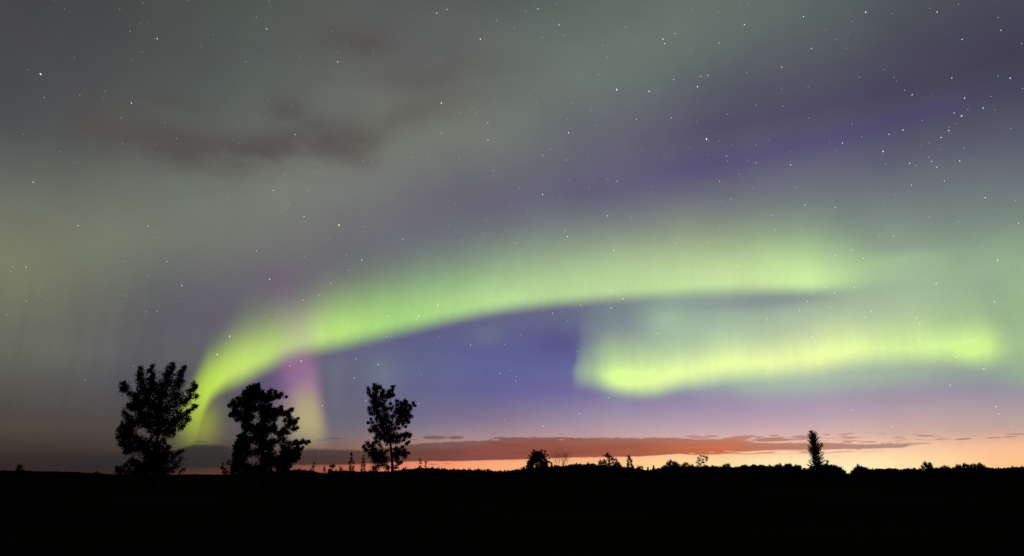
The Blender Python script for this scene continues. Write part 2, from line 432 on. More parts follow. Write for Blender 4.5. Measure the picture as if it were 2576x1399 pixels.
def material(name, c0, c1, scale, rough=0.8):
    m = bpy.data.materials.new(name)
    m.use_nodes = True
    t = m.node_tree
    b = t.nodes['Principled BSDF']
    n = t.nodes.new('ShaderNodeTexNoise')
    n.inputs['Scale'].default_value = scale
    n.inputs['Detail'].default_value = 5
    g = t.nodes.new('ShaderNodeTexCoord')
    t.links.new(g.outputs['Object'], n.inputs['Vector'])
    r = t.nodes.new('ShaderNodeValToRGB')
    r.color_ramp.elements[0].position, r.color_ramp.elements[1].position = 0.35, 0.65
    r.color_ramp.elements[0].color, r.color_ramp.elements[1].color = (*c0, 1), (*c1, 1)
    t.links.new(n.outputs[0], r.inputs[0])
    t.links.new(r.outputs[0], b.inputs['Base Color'])
    b.inputs['Roughness'].default_value = rough
    b.inputs['Specular IOR Level'].default_value = 0.0
    return m


LEAF = material('dark leaves', (.022, .034, .012), (.045, .062, .02), 2.0)
NEEDLE = material('dark needles', (.014, .026, .013), (.03, .045, .02), 2.0)
BARK = material('bark', (.03, .025, .02), (.06, .05, .04), 6.0)
FIELD = material('dark field', (.006, .008, .003), (.036, .046, .016), 0.05, 0.95)


def link(o, parent=None):
    scene.collection.objects.link(o)
    if parent is not None:
        o.parent = parent
    return o


def mesh(name, verts, faces, mat, parent=None):
    me = bpy.data.meshes.new(name)
    me.from_pydata(verts if isinstance(verts, list) else verts.tolist(), [], faces if isinstance(faces, list) else faces.tolist())
    me.materials.append(mat)
    return link(bpy.data.objects.new(name, me), parent)


def thing(name, label, cat, loc, group=None):
    o = bpy.data.objects.new(name, None)
    o.empty_display_size = 0.3
    o.location = loc
    o['label'], o['category'] = label, cat
    if group:
        o['group'] = group
    return link(o)


class Soup:
    """collects tubes and leaves of one part"""

    def __init__(s):
        s.v, s.f, s.n = [], [], 0

    def add(s, verts, faces):
        s.v.append(np.asarray(verts, float))
        for f in faces:
            s.f.append(np.asarray(f, int) + s.n)
        s.n += len(verts)

    def tube(s, pts, radii, sides=5):
        pts = [np.asarray(p, float) for p in pts]
        rows = []
        for i, p in enumerate(pts):
            d = pts[min(i + 1, len(pts) - 1)] - pts[max(i - 1, 0)]
            d = d / (np.linalg.norm(d) + 1e-9)
            u = np.cross(d, (0.3, 1, 0.1))
            u /= np.linalg.norm(u) + 1e-9
            w = np.cross(d, u)
            a = np.arange(sides) * 2 * math.pi / sides
            rows.append(p + radii[i] * (np.cos(a)[:, None] * u + np.sin(a)[:, None] * w))
        k = np.arange(sides)
        k2 = (k + 1) % sides
        q = [np.stack([i * sides + k, i * sides + k2, (i + 1) * sides + k2, (i + 1) * sides + k], 1) for i in range(len(pts) - 1)]
        s.add(np.concatenate(rows), [np.concatenate(q), ((len(pts) - 1) * sides + k)[None]])

    def leaves(s, c, length, width=0.75, along=None):
        c = np.asarray(c, float)
        n = len(c)
        u = RNG.normal(size=(n, 3))
        if along is not None:
            u = u * 0.45 + along
        u /= np.linalg.norm(u, axis=1)[:, None]
        w = np.cross(u, RNG.normal(size=(n, 3)))
        w /= np.linalg.norm(w, axis=1)[:, None] + 1e-9
        L = (length * RNG.uniform(0.6, 1.3, n))[:, None]
        q = np.stack([c - u * L * .5, c + w * L * width * .5 + u * L * .08, c + u * L * .5, c - w * L * width * .5 + u * L * .08], 1)
        s.add(q.reshape(-1, 3), [np.arange(4 * n).reshape(n, 4)])

    def put(s, name, mat, parent=None):
        me = bpy.data.meshes.new(name)
        v = np.concatenate(s.v)
        loops = np.concatenate([f.reshape(-1) for f in s.f])
        sizes = np.concatenate([np.full(len(f), f.shape[1]) for f in s.f])
        me.vertices.add(len(v))
        me.vertices.foreach_set('co', v.astype(np.float32).reshape(-1))
        me.loops.add(len(loops))
        me.loops.foreach_set('vertex_index', loops.astype(np.int32))
        me.polygons.add(len(sizes))
        me.polygons.foreach_set('loop_start', np.concatenate([[0], np.cumsum(sizes)[:-1]]).astype(np.int32))
        me.update(calc_edges=True)
        me.materials.append(mat)
        return link(bpy.data.objects.new(name, me), parent)


def ball(n):
    p = RNG.normal(size=(n, 3))
    p /= np.linalg.norm(p, axis=1)[:, None]
    return p * (RNG.uniform(0, 1, n) ** (1 / 2.4))[:, None]


def tree(name, label, cat, trunk, clumps, dist, leaf=0.10, fill=1.0, depth=0.5, r0=0.12, group=None, twig=6, mat=None, base=None):
    """trunk: measured points from the foot up; clumps: (x, y, radius[, density]) measured leaf masses"""
    x0, y0 = trunk[0]
    root = at(x0, 1196, dist)
    root.z = 0
    t = thing(name, label, cat, root, group)
    org = np.array(root)
    unit = dist / F / math.cos(math.atan((x0 - 1288) / F * .96))     # metres per measured unit at that distance
    w3 = lambda x, y, d=0.0: np.array(at(x, y, dist + d)) - org
    xs = [c[0] for c in clumps]
    xc, hw = (min(xs) + max(xs)) / 2, max((max(xs) - min(xs)) / 2, 1)
    bole, crown = Soup(), Soup()
    tp = [np.array((0, 0, -0.15))] + [w3(x, y) for x, y in trunk]
    n = len(tp)
    tr = [r0 * (1 - 0.85 * i / (n - 1)) for i in range(n)]
    bole.tube(tp, tr, 7)
    nodes = []
    for i in range(n - 1):
        for k in range(6):
            f = k / 6
            nodes.append((tp[i] * (1 - f) + tp[i + 1] * f, tr[i] * (1 - f) + tr[i + 1] * f))
    nodes.append((tp[-1], tr[-1]))
    todo = []
    for c in clumps:
        d = RNG.uniform(-1, 1) * depth * hw * unit * math.sqrt(max(0.08, 1 - ((c[0] - xc) / (hw * 1.1)) ** 2))
        p = w3(c[0], c[1], d)
        todo.append((min(np.linalg.norm(p - q[0]) for q in nodes), p, c[2] * unit, c[3] if len(c) > 3 else 1.0))
    todo.sort(key=lambda q: q[0])
    for _, p, r, dens in todo:
        j = min(nodes, key=lambda q: np.linalg.norm(p - q[0]) + 1.3 * max(0, q[0][2] - p[2] + 0.3 * r))
        a, ra = j
        ln = np.linalg.norm(p - a)
        if ln > 0.05:
            m1 = a * .65 + p * .35 + RNG.normal(size=3) * .05 * ln - np.array((0, 0, .04 * ln))
            m2 = a * .3 + p * .7 + RNG.normal(size=3) * .05 * ln
            rs = min(ra * .75, .014 + .024 * ln) + .003
            bole.tube([a, m1, m2, p], [rs, rs * .8, rs * .6, max(rs * .4, .006)], 5)
            nodes += [(m1, rs * .8), (m2, rs * .6), (p, max(rs * .4, .006))]
        dirn = (p - a) / (ln + 1e-6)
        pts_ = []
        for k in range(twig):
            e_ = ball(1)[0] + dirn * .5 + np.array((0, 0, .25))
            e_ = e_ / np.linalg.norm(e_) * r * RNG.uniform(.8, 1.55)
            bole.tube([p - dirn * r * .3, p + e_ * .5 + RNG.normal(size=3) * r * .08, p + e_], [.014, .010, .006], 4)
            m = max(3, int(r / leaf * 5.5 * dens * fill))
            tt_ = RNG.uniform(.2, 1.08, m)
            pts_.append(p + e_ * tt_[:, None] + RNG.normal(size=(m, 3)) * leaf * .55)
        m = int((r / leaf) ** 2 * 13 * dens ** 1.4 * fill) + 2
        pts_.append(p + np.clip(RNG.normal(size=(m, 3)) * .44, -1.15, 1.15) * r)
        crown.leaves(np.concatenate(pts_), leaf)
    bole.put('trunk', BARK, t)
    crown.put('crown', mat or LEAF, t)
    return t


def dome(x, top, w, bot=1196, n=16, seed=0, flat=.55):
    """leaf masses of a shrub: rounded, uneven top"""
    g = np.random.default_rng(seed)
    h = bot - top
    out = []
    for i in range(n):
        u = g.uniform(-1, 1)
        v = g.uniform(0, 1) ** .7 * math.sqrt(max(0.0, 1 - abs(u) ** 2.2)) * .86
        r = min(w, h) * g.uniform(.11, .19)
        out.append((x + u * (w / 2 - r * .8), bot - v * h + r * .2, r))
    for u in np.linspace(-.85, .85, max(4, n // 3)):
        v = math.sqrt(1 - abs(u) ** 2.2)
        r = min(w, h) * g.uniform(.09, .15)
        out.append((x + u * w / 2 * .92, bot - v * h * g.uniform(.86, 1.0) + r, r))
    for u in np.linspace(-.8, .8, max(3, n // 4)):
        out.append((x + u * w / 2, bot - h * .15, min(w, h) * .2))
    return out


def spire(x, top, w, bot=1196, n=12, seed=0, lean=0.0):
    """leaf masses of a slender sapling"""
    g = np.random.default_rng(seed)
    out = []
    for i in range(n):
        f = (i + .5) / n
        y = bot + (top - bot) * f
        half = w / 2 * (1 - f) ** .55 * g.uniform(.5, 1) * (0.55 + .45 * min(1, f * 5))
        for s_ in (-1, 1):
            out.append((x + lean * f + s_ * half * g.uniform(.3, .8), y + g.uniform(-2, 2), max(1.5, w * .17 * (1.15 - f * .6))))
    out.append((x + lean, top + 2, max(1.2, w * .08)))
    return out


def stem(x, top, bot=1196, lean=0.0, k=4):
    return [(x + lean * (i / k) + RNG.uniform(-.6, .6) * (i > 0), bot + (top - bot) * i / k) for i in range(k + 1)]


def conv(x0, y0, k, lst, kr=None):
    return [(x0 + c[0] * k, y0 + c[1] * k, *([c[2] * k] if len(c) > 2 else []), *c[3:]) for c in lst]


# ------------------------------------------------------------------ the three big trees on the left
T1 = [(165, 350, 40), (150, 380, 28), (185, 395, 34, .8), (225, 445, 26, .7), (345, 168, 28, .8), (345, 215, 36), (350, 270, 40), (360, 330, 42), (370, 390, 50), (360, 440, 50),
      (475, 140, 26, .8), (460, 190, 34), (475, 240, 34), (460, 295, 40), (490, 330, 50), (708, 104, 24, .8), (690, 150, 34), (660, 200, 46), (640, 250, 52), (650, 310, 58),
      (825, 140, 20), (810, 190, 28), (785, 235, 36), (770, 290, 46, .9), (750, 350, 52, .8), (932, 338, 32), (945, 378, 28), (900, 412, 38, .8), (960, 468, 22), (890, 470, 42, .7), (850, 515, 42, .8),
      (945, 588, 26), (880, 642, 24), (915, 612, 16), (500, 400, 72), (600, 380, 70), (700, 430, 72, .6), (425, 430, 50), (560, 470, 70), (300, 470, 42), (290, 530, 55), (245, 590, 46), (215, 575, 18),
      (350, 560, 60), (330, 620, 52), (430, 520, 62), (470, 600, 80), (560, 580, 80), (680, 520, 66, .55), (760, 480, 55, .6), (800, 540, 55, .8), (720, 580, 60, .55), (640, 650, 75, .7), (560, 700, 85),
      (760, 660, 55, .6), (830, 680, 42, .8), (850, 740, 32), (740, 740, 65), (800, 810, 34), (680, 780, 66), (640, 860, 56), (695, 882, 44), (560, 800, 82), (540, 880, 62), (440, 700, 74), (360, 700, 64),
      (320, 740, 50), (410, 780, 55), (450, 840, 42, .6), (165, 655, 22), (190, 700, 32), (220, 750, 52), (155, 800, 34), (110, 862, 30, .8), (92, 935, 14), (200, 830, 55), (260, 800, 40), (150, 925, 44),
      (220, 900, 70), (135, 990, 28), (180, 1020, 45), (260, 980, 74), (340, 960, 55, .8), (230, 1060, 42), (182, 1086, 26), (330, 1040, 70), (420, 1050, 70), (450, 965, 48, .4), (520, 1000, 52, .45),
      (590, 960, 24, .7), (612, 988, 12), (560, 1040, 55), (640, 1042, 24), (668, 1040, 10), (500, 1120, 85), (580, 1110, 62), (620, 1130, 36), (425, 1130, 55), (480, 1220, 85), (570, 1210, 66), (390, 1250, 72),
      (335, 1270, 44), (325, 1310, 46), (420, 1320, 70), (540, 1310, 72), (600, 1295, 52)]
K1 = .2248
tree('broadleaf_tree', 'tall ragged tree with finger-like upright shoots, leftmost of the three big trees', 'tree',
     conv(276.7, 893, K1, [(488, 1480), (490, 1360), (495, 1220), (515, 1020), (545, 820), (570, 600), (590, 400), (640, 220)]), conv(276.7, 893, K1, T1), 90, leaf=.15, fill=1.35, r0=.28, twig=10, group='big trees on the left')
tree('sapling', 'loose leafy sapling close on the right of the leftmost big tree', 'tree', conv(276.7, 893, K1, [(645, 1470), (650, 1360), (680, 1240), (720, 1150), (790, 1080)]),
     conv(276.7, 893, K1, [(800, 1078, 22), (770, 1100, 24), (745, 1115, 34), (708, 1135, 34), (690, 1180, 46, .7), (770, 1192, 42, .7), (730, 1232, 46, .7), (705, 1275, 26, .6), (735, 1265, 24, .6), (660, 1200, 26), (700, 1318, 22, .6), (645, 1305, 26)]), 92, leaf=.15, r0=.08, fill=.8)
tree('leafy_shoot', 'small leaning leafy shoot low on the right of the leftmost big tree', 'plant', conv(276.7, 893, K1, [(750, 1480), (770, 1350), (785, 1310), (820, 1280)]),
     conv(276.7, 893, K1, [(832, 1278, 14), (810, 1292, 14), (790, 1306, 16), (778, 1325, 10)]), 91, leaf=.13, r0=.03, twig=3)
tree('shrub', 'low bushy shrub at the left foot of the leftmost big tree', 'shrub', conv(276.7, 893, K1, [(185, 1480), (190, 1355), (210, 1290), (250, 1210)]),
     conv(276.7, 893, K1, [(258, 1200, 38), (240, 1215, 34), (185, 1240, 34), (275, 1240, 32), (100, 1290, 36), (130, 1322, 42), (200, 1310, 42, .7), (250, 1322, 40), (78, 1272, 18), (160, 1300, 26, .6), (110, 1340, 30)]), 88, leaf=.16, r0=.07)

T2 = [(562, 140, 30), (560, 165, 34), (515, 165, 42), (470, 200, 45), (410, 230, 34, .8), (440, 270, 62), (500, 250, 55), (560, 235, 45), (600, 255, 46), (650, 285, 46, .8), (700, 300, 46), (735, 233, 34), (805, 245, 28),
      (815, 290, 26), (875, 270, 28), (850, 305, 20), (945, 293, 16), (770, 318, 22), (735, 320, 30), (400, 330, 52), (330, 340, 22, .8), (300, 318, 20), (240, 365, 32), (200, 415, 24), (258, 400, 34), (320, 400, 42),
      (390, 400, 58), (480, 340, 62), (560, 320, 45), (640, 330, 55), (690, 360, 42), (275, 480, 44), (208, 537, 20), (255, 540, 32), (330, 520, 56), (300, 600, 26), (350, 580, 42), (420, 500, 62), (480, 430, 56),
      (540, 455, 44), (600, 440, 36), (650, 430, 56), (725, 425, 34), (720, 480, 56), (785, 478, 30), (640, 520, 64), (480, 560, 56), (425, 600, 52), (660, 600, 72), (740, 560, 60), (785, 590, 42), (872, 440, 26),
      (862, 482, 42), (830, 520, 45), (900, 530, 36, .7), (950, 520, 32, .8), (1000, 480, 24), (1025, 465, 16), (975, 500, 20), (985, 560, 36), (1000, 620, 46), (1050, 650, 40), (1075, 628, 18), (1100, 585, 15),
      (1080, 715, 22), (1035, 730, 26), (960, 690, 46), (925, 620, 30, .5), (910, 755, 50), (850, 790, 40), (955, 775, 30), (760, 700, 52, .9), (790, 750, 40), (640, 680, 66), (550, 720, 45), (470, 660, 36, .6), (400, 650, 36, .8),
      (380, 700, 30), (440, 720, 52), (520, 740, 64), (600, 760, 70), (680, 760, 60), (400, 775, 28, .7), (360, 820, 42), (410, 855, 52), (480, 870, 56), (560, 850, 70), (640, 880, 68), (735, 900, 42), (330, 880, 46),
      (300, 930, 46), (380, 930, 62), (285, 1000, 40), (360, 1020, 62), (268, 1060, 26), (420, 985, 44), (470, 1050, 44), (560, 1040, 50), (620, 980, 66), (680, 960, 60), (740, 960, 50), (790, 900, 38), (840, 880, 38, .5),
      (895, 850, 34, .5), (920, 890, 46, .5), (980, 910, 38, .6), (1050, 910, 36), (1100, 930, 34, .8), (1150, 905, 32), (1200, 900, 27), (1245, 888, 18), (1150, 990, 26, .8), (1100, 1000, 42), (905, 960, 40, .8),
      (950, 1000, 62), (890, 1045, 30), (1000, 1060, 72), (930, 1080, 62), (1080, 1060, 42), (1060, 1120, 46), (1100, 1108, 22), (980, 1140, 70), (880, 1150, 66), (780, 1120, 56), (700, 1070, 72), (640, 1130, 60),
      (330, 1100, 46), (385, 1115, 42), (280, 1150, 42), (270, 1210, 46), (340, 1200, 62), (405, 1230, 62), (460, 1265, 62), (560, 1255, 52), (640, 1225, 66), (720, 1180, 66), (815, 1195, 52), (890, 1220, 60),
      (950, 1225, 44), (1000, 1215, 18), (260, 1280, 42), (350, 1300, 56), (450, 1315, 60), (550, 1315, 52), (660, 1295, 60), (740, 1295, 42), (850, 1285, 60), (930, 1290, 50)]
K2 = .1889
tree('broadleaf_tree', 'broad dense tree with a bushy skirt, middle one of the three big trees', 'tree',
     conv(540.9, 943.4, K2, [(642, 1520), (640, 1375), (632, 1150), (640, 900), (650, 680), (600, 460), (530, 270)]), conv(540.9, 943.4, K2, T2), 96, leaf=.17, fill=2.6, r0=.34, twig=7, group='big trees on the left')
tree('sapling', 'small twiggy sapling at the left foot of the middle big tree', 'tree', conv(540.9, 943.4, K2, [(128, 1500), (125, 1345), (115, 1270), (105, 1200)]),
     conv(540.9, 943.4, K2, [(108, 1195, 24, .6), (95, 1238, 22, .7), (130, 1268, 28), (118, 1300, 30), (140, 1300, 26), (180, 1158, 22, .6), (210, 1190, 26, .7), (225, 1235, 24, .8), (165, 1180, 14)]), 95, leaf=.14, r0=.06, fill=.7)

T3 = [(925, 140, 26), (920, 178, 32), (962, 182, 40), (1000, 175, 20), (950, 230, 36), (848, 193, 24), (862, 235, 32), (885, 290, 36), (930, 270, 34), (950, 325, 60), (1040, 218, 28), (1030, 258, 30), (1010, 300, 44),
      (1080, 290, 40), (1120, 250, 42), (1168, 168, 28), (1165, 210, 27), (1130, 285, 44), (1172, 275, 20), (910, 375, 46), (960, 400, 66), (1060, 350, 44, .5), (1030, 400, 46, .8), (858, 467, 32), (880, 510, 30),
      (930, 450, 50), (970, 510, 66), (1060, 470, 55), (1130, 390, 32, .5), (1140, 450, 44, .8), (1222, 348, 26), (1220, 395, 34, .8), (1270, 382, 30, .8), (1330, 355, 28), (1340, 400, 44), (1388, 415, 36), (1440, 383, 23),
      (1455, 408, 17), (1400, 452, 30), (1270, 450, 54), (1330, 470, 50), (1210, 500, 52), (1280, 530, 72), (1350, 530, 55), (1405, 560, 24), (1250, 590, 62), (1330, 600, 50), (1370, 622, 28), (1338, 690, 17),
      (1300, 660, 34, .8), (1230, 650, 46), (1160, 560, 38), (1090, 560, 60), (1020, 570, 54), (1060, 640, 72), (1140, 650, 54), (960, 600, 36, .5), (880, 598, 24, .6), (842, 642, 20), (900, 640, 32, .5), (960, 680, 46, .55),
      (920, 720, 40), (880, 750, 32), (960, 750, 50), (1040, 720, 66), (1120, 730, 66), (1195, 720, 35, .8), (1245, 712, 20), (1080, 800, 72), (1150, 810, 56), (1005, 800, 40), (950, 835, 34), (1010, 860, 36, .5),
      (1090, 880, 60), (1160, 880, 54), (1220, 820, 45), (1270, 830, 36), (1230, 890, 40), (1310, 870, 24), (1310, 800, 30), (1350, 790, 28), (1400, 800, 24), (1390, 830, 22), (1335, 828, 30), (950, 890, 32),
      (838, 920, 25), (858, 950, 28), (788, 965, 30, .8), (820, 1010, 34, .8), (900, 960, 46), (930, 1010, 56), (1000, 950, 46, .5), (880, 1060, 46), (960, 1080, 62), (1035, 1060, 64), (1100, 1015, 20, .6), (920, 1130, 52),
      (1000, 1140, 62), (1080, 1130, 56), (965, 1195, 46, .5), (1050, 1205, 52, .55), (940, 1245, 44), (1105, 1240, 40, .8), (1210, 990, 36), (1240, 1030, 50), (1200, 1080, 46), (1300, 970, 26, .8), (1350, 920, 26, .8),
      (1382, 893, 15), (1320, 1010, 25, .8), (1290, 1060, 36), (1340, 1050, 28), (1378, 1043, 14), (1330, 1097, 27), (1220, 1130, 40), (1240, 1188, 40, .55), (1272, 1170, 20), (1205, 1240, 30, .6)]
tree('broadleaf_tree', 'upright open tree with its trunk showing below, rightmost of the three big trees', 'tree',
     conv(767.3, 943.4, K2, [(1165, 1480), (1165, 1330), (1163, 1200), (1150, 1050), (1138, 920), (1105, 800), (1085, 650), (1045, 470), (965, 270)]), conv(767.3, 943.4, K2, T3), 100, leaf=.15, fill=1.8, r0=.3, twig=9, group='big trees on the left')

# ------------------------------------------------------------------ saplings and shrubs between and beside them
SMALL = [  # name, label, kind, x, top, width, distance, density, lean
    ('shrub', 'lone small rounded shrub on the low ridge at the far left', 'dome', 50, 1168, 22, 294, .8, 3),
    ('shrub', 'tiny shrub between the far left ridge and the leftmost big tree', 'dome', 243, 1187, 12, 252, .6, 0),
    ('sapling', 'small leaning sapling on the skyline just right of the middle big tree', 'spire', 781, 1163, 15, 199, .8, 10),
    ('sapling', 'thin reddish sapling in the gap right of the leaning one', 'spire', 815, 1175, 13, 199, .45, 1),
    ('shrub', 'dark square-topped shrub left of the two slim saplings', 'dome', 836, 1168, 22, 178, 1.2, 0),
    ('shrub', 'narrow loose shrub directly left of the taller slim sapling', 'dome', 857, 1171, 13, 184, .8, 0),
    ('sapling', 'taller of the two slim saplings left of the open tree, pointed top', 'spire', 884, 1138, 19, 168, 1.0, 0),
    ('sapling', 'shorter of the two slim saplings, standing beside the open tree', 'spire', 912, 1146, 19, 168, .8, 3),
    ('shrub', 'low twiggy brush between the two slim saplings and the open tree', 'dome', 934, 1172, 18, 176, .5, 0),
    ('shrub', 'rounded shrub on the skyline right of the open tree', 'dome', 1018, 1174, 17, 231, 1.1, 0),
    ('sapling', 'left one of a pair of small saplings right of the open tree, taller', 'spire', 1057, 1153, 13, 252, .8, 0),
    ('sapling', 'right one of the pair of small saplings, shorter and wider', 'spire', 1071, 1160, 13, 252, .75, 0),
    ('shrub', 'leafy narrow shrub on the left edge of the airy domed tree', 'spire', 1511, 1158, 12, 315, 1.2, 0),
    ('small_tree', 'small crooked tree with a tufted top, right of the airy domed tree', 'spire', 1588, 1147, 25, 315, 1.2, -6),
    ('shrub', 'low dark shrub to the right of the small crooked tree', 'dome', 1610, 1172, 26, 315, 1.2, 0),
    ('small_tree', 'spreading flat-topped tree, darker left one of two beside the thin lacy tree', 'dome', 1690, 1157, 52, 336, 1.0, 0),
    ('small_tree', 'lighter right one of the two spreading trees, thin at its edges', 'dome', 1724, 1162, 36, 336, .6, 0),
    ('shrub', 'shrub with three upright shoots right of the thin lacy tree', 'dome', 1828, 1163, 28, 315, 1.2, 0),
    ('shrub', 'twiggy thin shrub against the right foot of the tall narrow evergreen', 'spire', 2079, 1158, 18, 243, .6, 3),
    ('shrub', 'big round dark bush under the tall narrow evergreen, beside the gap in the trees', 'dome', 2077, 1168.5, 104, 262, 1.5, 0),
    ('shrub', 'rounded bush with a pointed leader on the right side of the gap in the trees', 'dome', 2166, 1173, 50, 268, 1.5, 0),
    ('small_tree', 'pointed left one of two close trees right of the gap', 'cone', 2327, 1161.5, 42, 399, 1.5, 0),
    ('small_tree', 'round-headed right one of the two close trees right of the gap', 'cone', 2339, 1163, 34, 399, 1.5, 0),
    ('shrub', 'airy low shrub between the two close trees and the dense clump at the right', 'dome', 2377, 1171, 26, 399, .7, 0),
    ('small_tree', 'leftmost small tree of the dense clump towards the right end', 'dome', 2415, 1168, 26, 399, 1.2, 0),
    ('small_tree', 'tallest small tree of the dense clump towards the right end, second from its left', 'dome', 2431, 1165.5, 23, 399, 1.2, 0),
    ('small_tree', 'level-topped small tree of the dense clump towards the right end, second from its right', 'dome', 2448, 1167, 24, 399, 1.2, 0),
    ('small_tree', 'rightmost small tree of the dense clump, with the low skyline beyond it', 'dome', 2467, 1166.5, 25, 399, 1.2, 0),
]
ROW = [(1873, 1169, 24), (1896, 1168, 18), (1914, 1167, 22), (1939, 1168.5, 20), (1961, 1166.5, 26), (1985, 1164.5, 24), (2007, 1169, 24)]
PLACE = ['first shrub from the left', 'small second shrub from the left', 'third shrub from the left', 'middle shrub', 'wide third shrub from the right', 'tallest shrub', 'last shrub beside the big round bush,']
for (x, y, w), p in zip(ROW, PLACE):
    w *= 1.22
    SMALL.append(('shrub', p + ' in the even row left of the tall evergreen', 'dome', x, y, w, 310, 1.25, 0))
for i, (nm, lb, kind, x, top, w, dist, dens, lean) in enumerate(SMALL):
    px = dist / F
    if kind == 'dome':
        cl = dome(x, top, w, 1197, max(10, int(w * .6)), i + 3)
        foot = 1.6 / px * 1.0
        cl += [(x + w / 2 * u, 1197 + foot * v, min(w, 14) * .3) for u in (-.7, -.2, .25, .7) for v in (.1, .55)]
    elif kind == 'cone':
        n = 22
        cl = [(x + w / 2 * (1 - f) * math.sin(j * 2.4), 1199 + (top - 1197) * f, 3.4 - 2 * f) for j, f in ((j, (j + .5) / n) for j in range(n))]
    else:
        cl = spire(x, top, w, 1197, max(6, int((1197 - top) / 5)), i + 3, lean)
    cat_ = 'shrub' if nm == 'shrub' else 'tree'
    grp = 'shrubs in the row by the evergreen' if i >= len(SMALL) - 7 else None
    tree(nm, lb, cat_, stem(x, top + 3, 1199, lean), cl, dist, leaf=px * (1.7 if dens < 1.1 else 2.0), fill=dens, r0=.10, twig=5, depth=.6, group=grp)

# shoots standing out of three of the shrubs
R1 = []
g = np.random.default_rng(5)
for i in range(80):
    u = g.uniform(-1, 1)
    v = g.uniform(0, 1) ** .6 * math.sqrt(1 - u * u * .9)
    R1.append((1353 + u * 25, 1192 - v * 52, g.uniform(4.0, 6.5)))
for x, y in ((1342, 1131), (1345, 1136), (1364, 1130), (1372, 1133), (1337, 1137), (1379, 1143), (1331, 1145), (1327, 1152), (1384, 1152), (1388, 1163), (1390, 1172), (1354, 1137), (1326, 1165), (1322, 1172), (1316, 1176), (1321, 1181), (1360, 1134), (1383, 1160), (1349, 1142), (1373, 1140)):
    R1.append((x * .93 + 94.7, y * .95 + 60, g.uniform(1.6, 2.6), .9))
R1 += [(1353 + u * 27, y, 5) for y in (1190, 1198) for u in (-1, -.7, -.4, -.1, .2, .5, .8, 1)]
tree('round_tree', 'round dense dark tree with spiky twigs on its crown, standing alone before the cloud bank', 'tree', stem(1353, 1140, 1200), R1, 265, leaf=.26, fill=2.0, r0=.25, depth=.8)

AIRY = [(1509, 1165, 4), (1520, 1158, 3.5, .6), (1526, 1148, 3.5, .7), (1529, 1142, 3.5, .8), (1525, 1145, 3), (1534, 1148, 4, .7), (1541, 1153, 4, .7), (1547, 1157, 3.5, .7), (1516, 1162, 3.5, .6), (1536, 1158, 4, .6), (1530, 1155, 4, .6),
        (1523, 1165, 5, .6), (1533, 1167, 5, .7), (1543, 1165, 5, .7), (1552, 1163, 3.5, .8), (1556, 1168, 4), (1550, 1172, 6), (1560, 1173, 5), (1538, 1176, 7), (1524, 1176, 7), (1512, 1176, 6), (1566, 1180, 6, .7), (1573, 1183, 5, .5), (1518, 1172, 4)]
def scatter(lst, k, j, f):
    return lst + [(c[0] + g.normal() * j, c[1] + abs(g.normal()) * j * .8, c[2] * f, .7) for c in lst for _ in range(k)]


AIRY = scatter(AIRY, 3, 3.2, .55)
tree('small_tree', 'airy domed tree with scattered leaves and sky showing through, right of the bare tree', 'tree', stem(1531, 1150, 1200), AIRY, 295, leaf=.26, fill=1.2, r0=.11, depth=.7)
LACY = [(1757, 1152, 2.6, .5), (1763, 1147, 2.4, .5), (1771, 1148, 2.6, .5), (1777, 1150, 3, .7), (1776, 1156, 2.6, .5), (1760, 1158, 3.2, .6), (1767, 1156, 2.6, .4), (1755, 1163, 2.6, .5), (1770, 1163, 2.6, .4), (1762, 1167, 3.4, .6), (1772, 1171, 3, .5), (1757, 1173, 3.6, .6), (1766, 1176, 4, .7), (1775, 1178, 3, .6), (1750, 1178, 4), (1764, 1183, 6)]
LACY = scatter(LACY, 3, 2.6, .6)
tree('small_tree', 'thin lacy tree with hardly any leaves, right of the spreading trees', 'tree', stem(1765, 1150, 1200), LACY, 305, leaf=.28, fill=.7, r0=.10, depth=.7, twig=7)

# ------------------------------------------------------------------ leafless tree
def bare(name, label, x, top, w, dist):
    root = at(x, 1196, dist)
    root.z = 0
    t = thing(name, label, 'tree', root)
    org = np.array(root)
    s, b = Soup(), Soup()
    h = at(x, top, dist).z
    u = dist / F
    g = np.random.default_rng(21)

    def grow(p, d, ln, r, lev, so):
        q = p + d * ln * .5 + g.normal(size=3) * ln * .05
        e_ = q + (d + np.array((0, 0, .12))) * ln * .5
        so.tube([p, q, e_], [r, r * .8, r * .6], 5)
        if lev == 0:
            return
        for k in range(3 if lev > 1 else 3):
            nd = d * .85 + g.normal(size=3) * .33 + np.array((0, 0, .12))
            nd /= np.linalg.norm(nd)
            grow(p + (e_ - p) * g.uniform(.45, 1), nd, ln * g.uniform(.55, .75), r * .55, lev - 1, b)

    for dx, tilt in ((-.5, -.10), (.1, .02), (.6, .10), (-.8, -.22)):
        d = np.array((tilt, g.uniform(-.1, .1), 1.0))
        d /= np.linalg.norm(d)
        grow(np.array((dx, g.uniform(-.2, .2), -.1)), d, h * .42, .09, 5, s)
    for sx in (-1, 1):
        d = np.array((sx * .75, 0, .66))
        grow(np.array((0, 0, h * .12)), d, h * .32, .06, 3, b)
    s.put('trunk', BARK, t)
    b.put('branch', BARK, t)
    return t


bare('bare_tree', 'leafless tree with fine upright twigs, right of the round dense tree', 1415, 1131, 34, 265)


